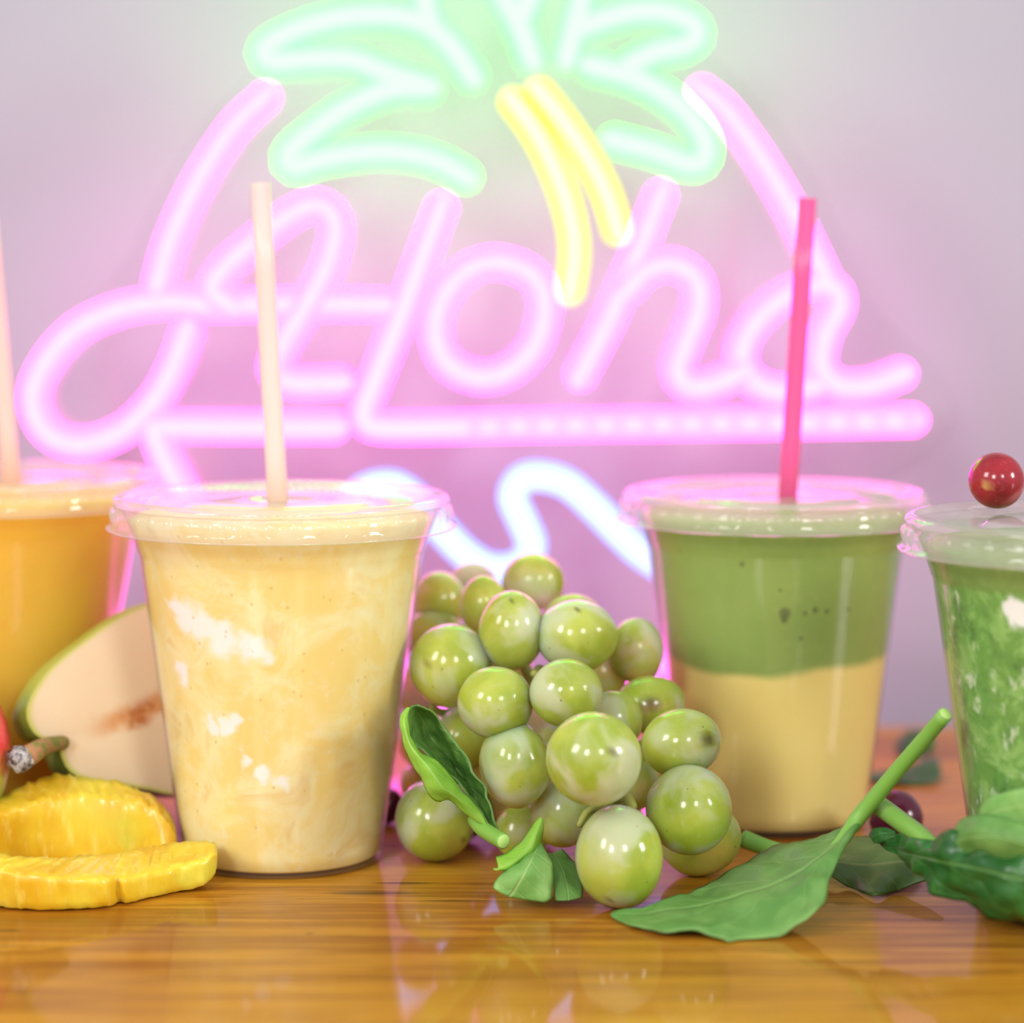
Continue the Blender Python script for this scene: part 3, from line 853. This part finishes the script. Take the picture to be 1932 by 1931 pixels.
# crumpled pale leaf tuft before the grapes
p = P(1015, 1690, z=0.0)
lf = thing('crumpled_leaf', 'small crumpled pale green leaf torn at the edge before the grapes', 'leaf', p, SPG)
add_blade(lf, p,
    [P(1020, 1543, .752), P(1002, 1562, .751), P(985, 1590, .749), P(962, 1608, .747), P(944, 1616, .746), P(936, 1618, .745)],
    [P(1022, 1545, .751), P(1010, 1575, .746), P(998, 1600, .744), P(976, 1622, .742), P(955, 1634, .741), P(940, 1640, .740)],
    [P(1024, 1550, .752), P(1022, 1580, .750), P(1010, 1606, .747), P(985, 1626, .744), P(958, 1640, .742), P(930, 1640, .741)],
    M['leaf_lime'], name='fold', crinkle=0.0006, seed=1, nu=24, nv=10)
add_blade(lf, p,
    [P(1012, 1598, .748), P(992, 1612, .746), P(970, 1630, .744), P(948, 1646, .742), P(934, 1665, .741), P(931, 1676, .740)],
    [P(1016, 1596, .747), P(1004, 1622, .740), P(990, 1648, .737), P(978, 1668, .737), P(968, 1684, .738), P(960, 1692, .7385)],
    [P(1020, 1590, .749), P(1034, 1618, .745), P(1040, 1650, .741), P(1042, 1676, .739), P(1040, 1696, .7375), P(1030, 1703, .7375)],
    M['leaf_pale'], name='blade', crinkle=0.0009, seed=5, nu=28, nv=14)
add_blade(lf, p,
    [P(1034, 1610, .752), P(1042, 1640, .748), P(1046, 1668, .744), P(1046, 1690, .740), P(1048, 1700, .739)],
    [P(1042, 1612, .756), P(1058, 1640, .748), P(1066, 1665, .744), P(1070, 1685, .741), P(1072, 1700, .739)],
    [P(1060, 1604, .762), P(1084, 1628, .756), P(1096, 1655, .750), P(1100, 1680, .744), P(1098, 1694, .741)],
    M['leaf'], name='side_fold', crinkle=0.0006, seed=9, nu=24, nv=10)

# dark crinkled leaf before the marbled cup
p = P(1860, 1745, z=0.0)
lf = thing('spinach_leaf', 'large dark crinkled spinach leaf draped before the marbled green cup', 'leaf', p, SPG)
add_blade(lf, p,
    [P(1652, 1580, .742), P(1672, 1583, .737), P(1690, 1578, .732), P(1722, 1584, .726), P(1750, 1583, .719), P(1800, 1577, .710), P(1868, 1579, .702), P(1932, 1590, .697), P(2010, 1610, .695), P(2080, 1645, .694), P(2140, 1700, .694)],
    [P(1660, 1590, .742), P(1690, 1602, .734), P(1722, 1612, .724), P(1756, 1620, .714), P(1800, 1630, .704), P(1850, 1640, .697), P(1900, 1652, .692), P(1960, 1665, .689), P(2030, 1685, .689), P(2095, 1702, .691), P(2146, 1712, .692)],
    [P(1664, 1598, .741), P(1704, 1622, .731), P(1735, 1636, .724), P(1752, 1666, .716), P(1785, 1700, .708), P(1830, 1716, .703), P(1872, 1728, .700), P(1932, 1746, .696), P(2020, 1758, .694), P(2090, 1748, .693), P(2142, 1722, .693)],
    M['leaf_dark'], crinkle=0.0036, freq=110, seed=2, nu=60, nv=24)
add_blade(lf, p,
    [P(1640, 1576, .745), P(1648, 1566, .744), P(1660, 1562, .742), P(1676, 1563, .740), P(1690, 1570, .737)],
    [P(1644, 1582, .743), P(1652, 1578, .741), P(1662, 1574, .739), P(1676, 1574, .738), P(1690, 1575, .736)],
    [P(1648, 1590, .741), P(1657, 1592, .739), P(1666, 1588, .737), P(1676, 1582, .736), P(1690, 1579, .735)],
    M['leaf_dark'], name='rolled_tip', crinkle=0.0004, seed=6, nu=16, nv=8)
add_petiole(lf, p, [P(1760, 1604, .722), P(1738, 1580, .730), P(1712, 1560, .738), P(1680, 1536, .748), P(1646, 1512, .757)], 0.0027, 0.0027)

# leaf seen from below, its cut stalk pointing to the grapes
p = P(1660, 1688, z=0.0)
lf = thing('spinach_leaf', 'dull green leaf with arched underside between the broad and crinkled leaves', 'leaf', p, SPG)
add_blade(lf, p,
    [P(1545, 1625, .778), P(1575, 1600, .783), P(1608, 1583, .786), P(1650, 1580, .783), P(1690, 1590, .777), P(1730, 1606, .770), P(1775, 1630, .760)],
    [P(1545, 1632, .772), P(1580, 1628, .768), P(1620, 1632, .766), P(1660, 1632, .765), P(1700, 1628, .763), P(1740, 1630, .759), P(1780, 1640, .755)],
    [P(1550, 1640, .768), P(1580, 1662, .763), P(1610, 1680, .7595), P(1650, 1690, z=.0012), P(1690, 1684, .756), P(1730, 1668, .756), P(1780, 1650, .753)],
    M['leaf_back'], crinkle=0.0006, freq=130, seed=12)
add_petiole(lf, p, [P(1570, 1630, .772), P(1520, 1615, .772), P(1470, 1606, .780), P(1435, 1596, .784), P(1402, 1583, .786)], 0.0016, 0.0026)

# two pale leaves leaning on the marbled cup
p = P(1870, 1600, .700); p.z = 0.0
lf = thing('spinach_leaf', 'rounded mid green leaf leaning on the marbled cup above the crinkled leaf', 'leaf', p, SPG)
add_blade(lf, p,
    [P(1788, 1592, .712), P(1800, 1565, .710), P(1815, 1546, .708), P(1845, 1538, .703), P(1890, 1545, .698), P(1945, 1560, .694), P(2010, 1590, .692), P(2060, 1622, .690)],
    [P(1790, 1598, .709), P(1815, 1585, .704), P(1840, 1578, .699), P(1875, 1578, .695), P(1915, 1586, .692), P(1960, 1600, .690), P(2015, 1616, .690), P(2066, 1628, .6895)],
    [P(1795, 1606, .709), P(1825, 1612, .705), P(1855, 1618, .701), P(1890, 1622, .697), P(1930, 1630, .694), P(1970, 1640, .692), P(2015, 1648, .691), P(2060, 1636, .690)],
    M['leaf'], crinkle=0.0008, freq=120, seed=15)
p = P(1920, 1580, .698); p.z = 0.0
lf = thing('spinach_leaf', 'pale green leaf tip pressed flat against the side of the marbled cup', 'leaf', p, SPG)
add_blade(lf, p,
    [P(1846, 1545, .7085), P(1855, 1515, .7075), P(1880, 1500, .7035), P(1915, 1492, .699), P(1960, 1485, .696), P(2020, 1505, .694), P(2064, 1545, .692)],
    [P(1848, 1555, .707), P(1872, 1535, .702), P(1900, 1526, .699), P(1935, 1520, .696), P(1980, 1525, .694), P(2025, 1540, .693), P(2070, 1556, .692)],
    [P(1852, 1570, .705), P(1885, 1565, .701), P(1915, 1562, .698), P(1950, 1565, .695), P(1990, 1575, .693), P(2025, 1584, .692), P(2064, 1566, .692)],
    M['leaf_pale'], crinkle=0.0006, freq=120, seed=18)

# two leaves far back on the table, out of focus
p = P(1710, 1478, z=0.0)
lf = thing('spinach_leaf', 'dark leaf lying at the back of the table between two cups', 'leaf', p, SPG)
add_blade(lf, p,
    [P(1630, 1462, .915), P(1680, 1455, .918), P(1730, 1440, .922), P(1760, 1430, .925), P(1772, 1440, .925)],
    [P(1630, 1466, .910), P(1680, 1466, .910), P(1730, 1462, .910), P(1760, 1456, .912), P(1774, 1450, .915)],
    [P(1630, 1470, .908), P(1680, 1477, z=.0012), P(1730, 1478, z=.0012), P(1762, 1474, z=.0015), P(1776, 1462, .91)],
    M['leaf_dark'], crinkle=0.0010, seed=21, nu=24, nv=10)
p = P(1705, 1420, .955); p.z = 0.0
lf = thing('spinach_leaf', 'dark leaf propped up on edge near the wall between two cups', 'leaf', p, SPG)
add_blade(lf, p,
    [P(1690, 1405, .962), P(1705, 1385, .962), P(1730, 1378, .96), P(1752, 1384, .957), P(1762, 1395, .955)],
    [P(1690, 1412, .957), P(1708, 1404, .952), P(1730, 1400, .95), P(1752, 1402, .95), P(1764, 1402, .951)],
    [P(1694, 1424, .955), P(1710, 1426, z=.0012), P(1730, 1427, z=.0012), P(1750, 1424, z=.0014), P(1765, 1412, .95)],
    M['leaf_dark'], crinkle=0.0010, seed=25, nu=24, nv=10)

# ------------------------------------------------------------------ halved fruit with pale flesh
def dplane(px, py):
    return 0.795 + (px - 45) * 0.00011 + (1505 - py) * 0.00005
PO = [(112, 1404), (96, 1396), (72, 1391), (56, 1372), (49, 1345), (58, 1312), (85, 1270), (118, 1238), (155, 1210), (207, 1172), (259, 1144),
      (310, 1133), (365, 1138), (420, 1165), (462, 1215), (484, 1290), (480, 1375), (452, 1445), (400, 1492), (331, 1500), (285, 1492), (233, 1482), (181, 1475),
      (146, 1466), (124, 1447), (114, 1422)]
face = catmull([P(x, y, dplane(x, y)) for x, y in PO], 96, True)
cen = P(290, 1340, dplane(290, 1340))
nrm = (P(400, 1340, dplane(400, 1340)) - cen).cross(P(290, 1200, dplane(290, 1200)) - cen).normalized()
if nrm.y < 0: nrm = -nrm
def mat_flesh():
    k = NT('pale_fruit_flesh')
    v = k.coord('Object'); uv = k.n('UVMap'); s = k.sep(uv.outputs[0])
    n = k.noise(v, 60, 3); n2 = k.noise(v, 150, 4, 0.6, 0.5)
    c = k.mix(n, rgb(240, 214, 178), rgb(244, 226, 196))
    # core line running in from the stalk, and the seed chamber
    dist = k.math('ABSOLUTE', k.math('SUBTRACT', s[1], k.math('MULTIPLY', k.math('SUBTRACT', n2, 0.5), 0.3)))
    core = k.math('MULTIPLY', k.math('SUBTRACT', 1.0, k.step(dist, 0.02, 0.17)), k.step(s[0], -1.0, -0.5))
    c = k.mix(k.math('MULTIPLY', core, 0.8), c, rgb(222, 152, 84))
    seed = k.math('MULTIPLY', k.math('MULTIPLY', core, k.step(n2, 0.48, 0.6)), k.step(s[0], -0.7, -0.3))
    c = k.mix(k.math('MULTIPLY', seed, 0.7), c, rgb(186, 96, 40))
    rim = k.step(s[2] if False else k.attr('rim'), 0.93, 1.0)
    c = k.mix(rim, c, rgb(206, 208, 96))
    return k.done(k.principled(c, 0.45, 0.35, sss=0.35, radius=(1, .6, .35), scale=0.006))
def mat_skin(name, cols, axis_lo, axis_hi):
    k = NT(name)
    v = k.coord('Object'); s = k.sep(v)
    n = k.noise(v, 50, 3)
    f = k.math('ADD', s[2], k.math('MULTIPLY', k.math('SUBTRACT', n, 0.5), 0.02))
    f = k.step(f, axis_lo, axis_hi)
    c = k.ramp(f, cols, 'LINEAR')
    sp = k.voronoi(v, 500)
    c = k.mix(k.math('MULTIPLY', k.math('SUBTRACT', 1.0, k.step(sp.outputs['Distance'], 0.1, 0.2)), 0.3), c, rgb(215, 210, 140))
    return k.done(k.principled(c, 0.3, 0.5, coat=0.3, coat_r=0.15))
p = Vector((cen.x, cen.y, 0.0))
hf = thing('halved_fruit', 'halved green-skinned fruit with pale peach flesh and woody stalk behind yellow cup', 'fruit', p)
# the cut face
V = [cen]; U = [(0, 0)]; A = [0.0]; Fc = []
ax = (P(300, 1328, dplane(300, 1328)) - P(112, 1404, dplane(112, 1404))).normalized()
ay = nrm.cross(ax).normalized()
c0 = P(300, 1328, dplane(300, 1328)); sc_ = 0.030
NR = 10
for j in range(1, NR + 1):
    t = j / NR
    for q in face:
        w_ = cen + (q - cen) * t
        V.append(w_ - nrm * 0.0006 * (1 - t ** 6)); A.append(t)
for v in V[1:]:
    d = v - c0; U.append((d.dot(ax) / sc_, d.dot(ay) / sc_))
U[0] = ((cen - c0).dot(ax) / sc_, (cen - c0).dot(ay) / sc_)
m = len(face)
for k in range(m): Fc.append((0, 1 + k, 1 + (k + 1) % m))
for j in range(NR - 1):
    for k in range(m):
        a, b = 1 + j * m + k, 1 + j * m + (k + 1) % m
        Fc.append((a, b, b + m, a + m))
mesh_obj('flesh', V, Fc, mat_flesh(), hf, p, uvs=U, attrs={'rim': A})
V, Fc = [], []
TH = 0.022
NL = 14
for j in range(NL + 1):
    a = (math.pi / 2) * j / NL
    for q in face:
        V.append(cen + (q - cen) * (max(math.cos(a), 0.0) ** 0.5 * (1 + 0.055 * math.sin(2 * a)) + 0.001) + nrm * TH * math.sin(a))
for j in range(NL):
    for k in range(m):
        a, b = j * m + k, j * m + (k + 1) % m
        Fc.append((a, b, b + m, a + m))
for v in V: v.z = max(v.z, 0.0006)
mesh_obj('skin', V, Fc, mat_skin('green_fruit_skin', [(0, rgb(96, 140, 60)), (0.6, rgb(140, 160, 60)), (1, rgb(186, 180, 84))], 0.0, 0.08), hf, p)['label'] = 'green skin'
stm = [P(118, 1402, .806), P(100, 1405, .802), P(78, 1412, .796), P(58, 1424, .790), P(42, 1432, .787)]
V, Fc, U_ = tube_data(catmull(stm, 14), [0.0021 + 0.0012 * (i / 13) for i in range(14)], 12)
def mat_stem():
    k = NT('woody_stalk'); v = k.coord('Object'); n = k.noise(v, 220, 4, 0.6)
    c = k.mix(k.step(n, 0.4, 0.6), rgb(120, 128, 60), rgb(176, 128, 92))
    return k.done(k.principled(c, 0.7, 0.3, normal=k.bump(n, 0.5, 0.001)))
so = mesh_obj('stalk', V, Fc, mat_stem(), hf, p)
cc = P(38, 1434, .786)
bm = bmesh.new(); bmesh.ops.create_icosphere(bm, subdivisions=3, radius=0.0037)
for v in bm.verts:
    v.co *= 1 + 0.35 * mnoise.noise(v.co * 700)
    v.co += cc
V = [v.co.copy() for v in bm.verts]; bm.verts.ensure_lookup_table()
Fc = [tuple(v.index for v in f.verts) for f in bm.faces]; bm.free()
def mat_tip():
    k = NT('dry_grey_tip'); v = k.coord('Object'); n = k.noise(v, 500, 4, 0.7)
    c = k.mix(k.step(n, 0.4, 0.62), rgb(80, 72, 70), rgb(190, 186, 184))
    return k.done(k.principled(c, 0.8, 0.2, normal=k.bump(n, 0.8, 0.001)))
mesh_obj('dry_tip', V, Fc, mat_tip(), so, p)['label'] = 'dry grey broken stalk end'

# ------------------------------------------------------------------ red and green mango at the side
mc = Vector((P(-182, 1400, .792).x, .792, 0.0305))
V, Fc, A = grape_data(mc, 0.0305, 0.030, 0.0302, Vector((-.3, -.2, .93)).normalized(), .1)
mg = mesh_obj('mango', [v - Vector((0, 0, mc.z)) + Vector((0, 0, mc.z)) for v in V], Fc,
              mat_skin('red_green_mango_skin', [(0, rgb(120, 150, 50)), (0.35, rgb(170, 165, 60)), (0.55, rgb(226, 130, 70)), (0.8, rgb(226, 50, 66)), (1, rgb(215, 40, 70))], -0.02, 0.022),
              None, mc, attrs={'scar': A})
tag(mg, 'round red and green fruit beside the stalk of the halved fruit', 'fruit')

# ------------------------------------------------------------------ curled yellow fruit slice
# stations: outer bottom, outer top, inner top, inner bottom as (px, depth, z)
ST = [((402, .7605, .0035), (404, .7600, .0095), (402, .7690, .0112), (400, .7690, .0035)),
      ((380, .7570, .0016), (384, .7570, .0090), (382, .7720, .0112), (378, .7720, .0010)),
      ((330, .7555, .0004), (332, .7545, .0072), (330, .7735, .0104), (328, .7730, .0004)),
      ((275, .7480, .0004), (276, .7475, .0072), (270, .7670, .0104), (268, .7660, .0004)),
      ((220, .7408, .0004), (220, .7400, .0076), (220, .7590, .0108), (220, .7590, .0004)),
      ((150, .7370, .0004), (150, .7360, .0088), (150, .7520, .0114), (150, .7520, .0004)),
      ((78, .7358, .0004), (78, .7350, .0098), (80, .7480, .0120), (80, .7480, .0004)),
      ((0, .7385, .0004), (0, .7375, .0104), (10, .7490, .0124), (10, .7490, .0004)),
      ((-80, .7470, .0004), (-82, .7460, .0130), (-46, .7570, .0140), (-46, .7570, .0004)),
      ((-92, .7640, .0004), (-96, .7640, .0165), (-50, .7660, .0160), (-50, .7650, .0004)),
      ((-52, .7820, .0004), (-56, .7830, .0195), (-24, .7760, .0176), (-24, .7720, .0004)),
      ((5, .7900, .0004), (2, .7920, .0195), (10, .7830, .0160), (10, .7875, .0004)),
      ((55, .7985, .0004), (54, .7970, .0222), (58, .7860, .0180), (58, .7875, .0004)),
      ((105, .7985, .0004), (104, .7990, .0240), (106, .7885, .0192), (106, .7875, .0004)),
      ((160, .7985, .0004), (160, .7995, .0235), (160, .7895, .0196), (160, .7875, .0004)),
      ((220, .7985, .0004), (220, .7985, .0222), (222, .7890, .0190), (222, .7875, .0004)),
      ((270, .7910, .0004), (272, .7960, .0200), (272, .7880, .0180), (272, .7875, .0004)),
      ((306, .7890, .0004), (308, .7930, .0165), (306, .7860, .0150), (306, .7790, .0004)),
      ((326, .7870, .0010), (328, .7900, .0120), (326, .7850, .0110), (326, .7800, .0010))]
NS = 170
rails = [catmull([PX(*s[k]) for s in ST], NS) for k in range(4)]
V, Fc, A = [], [], []
rows = []
for i in range(NS):
    c4 = [rails[k][i] for k in range(4)]
    cx = sum(c4, Vector()) / 4
    notch = math.exp(-((c4[0].x - PX(222, .74, 0).x) / 0.0011) ** 2) if i < NS * 0.45 else 0
    ring_ = []
    for k in range(4):
        a, b = c4[k], c4[(k + 1) % 4]
        for t in (0.04, 0.25, 0.5, 0.75, 0.96):
            q = a.lerp(b, t)
            q = q + (q - cx) * (0.02 * (1 - abs(2 * t - 1)))
            if k == 0 or (k == 1 and t < 0.4) or (k == 3 and t > 0.8):
                q.y += 0.0035 * notch
            nz = mnoise.noise(q * 420) * 0.0004 + mnoise.noise(q * 1000) * 0.0003
            if k == 1: nz = nz * 2.6
            dirn = (q - cx).normalized()
            q = q + dirn * nz
            q.z = max(q.z, 0.0003)
            ring_.append(q)
    rows.append(ring_)
ns = 20
for i in (0, NS - 1):
    c = sum(rows[i], Vector()) / ns
    nb = rows[1] if i == 0 else rows[NS - 2]
    out = (c - sum(nb, Vector()) / ns).normalized()
    extra = [[c + (q - c) * s + out * h for q in rows[i]] for s, h in ((0.85, 0.0007), (0.5, 0.0012), (0.08, 0.0013))]
    if i == 0: head = extra[::-1]
    else: tail = extra
allr = head + rows + tail
for r_ in allr:
    for q in r_: q.z = max(q.z, 0.0003); V.append(q)
for i in range(len(allr) - 1):
    for k in range(ns):
        a, b = i * ns + k, i * ns + (k + 1) % ns
        Fc.append((a, b, b + ns, a + ns))
Fc.append(tuple(range(ns - 1, -1, -1))); Fc.append(tuple((len(allr) - 1) * ns + k for k in range(ns)))
def mat_slice():
    k = NT('golden_fruit_flesh')
    v = k.coord('Object'); n = k.noise(v, 70, 4, 0.55)
    vf = k.coord('Object', scale=(1, 1, 0.25)); fb = k.noise(vf, 420, 4, 0.6)
    c = k.mix(k.step(n, 0.32, 0.68), rgb(214, 166, 26), rgb(222, 194, 50))
    c = k.mix(k.math('MULTIPLY', k.step(fb, 0.5, 0.75), 0.3), c, rgb(248, 238, 140))
    c = k.mix(k.math('MULTIPLY', k.step(k.noise(v, 45, 2), 0.62, 0.75), 0.4), c, rgb(196, 214, 84))
    return k.done(k.principled(c, 0.4, 0.35, sss=0.4, radius=(1, .7, .12), scale=0.006, coat=0.25, coat_r=0.12, normal=k.bump(fb, 0.25, 0.0006)))
so_ = PX(160, .765, 0)
sl = mesh_obj('fruit_slice', V, Fc, mat_slice(), None, so_)
tag(sl, 'juicy golden yellow fruit slice curled into an open ring on table', 'fruit slice')
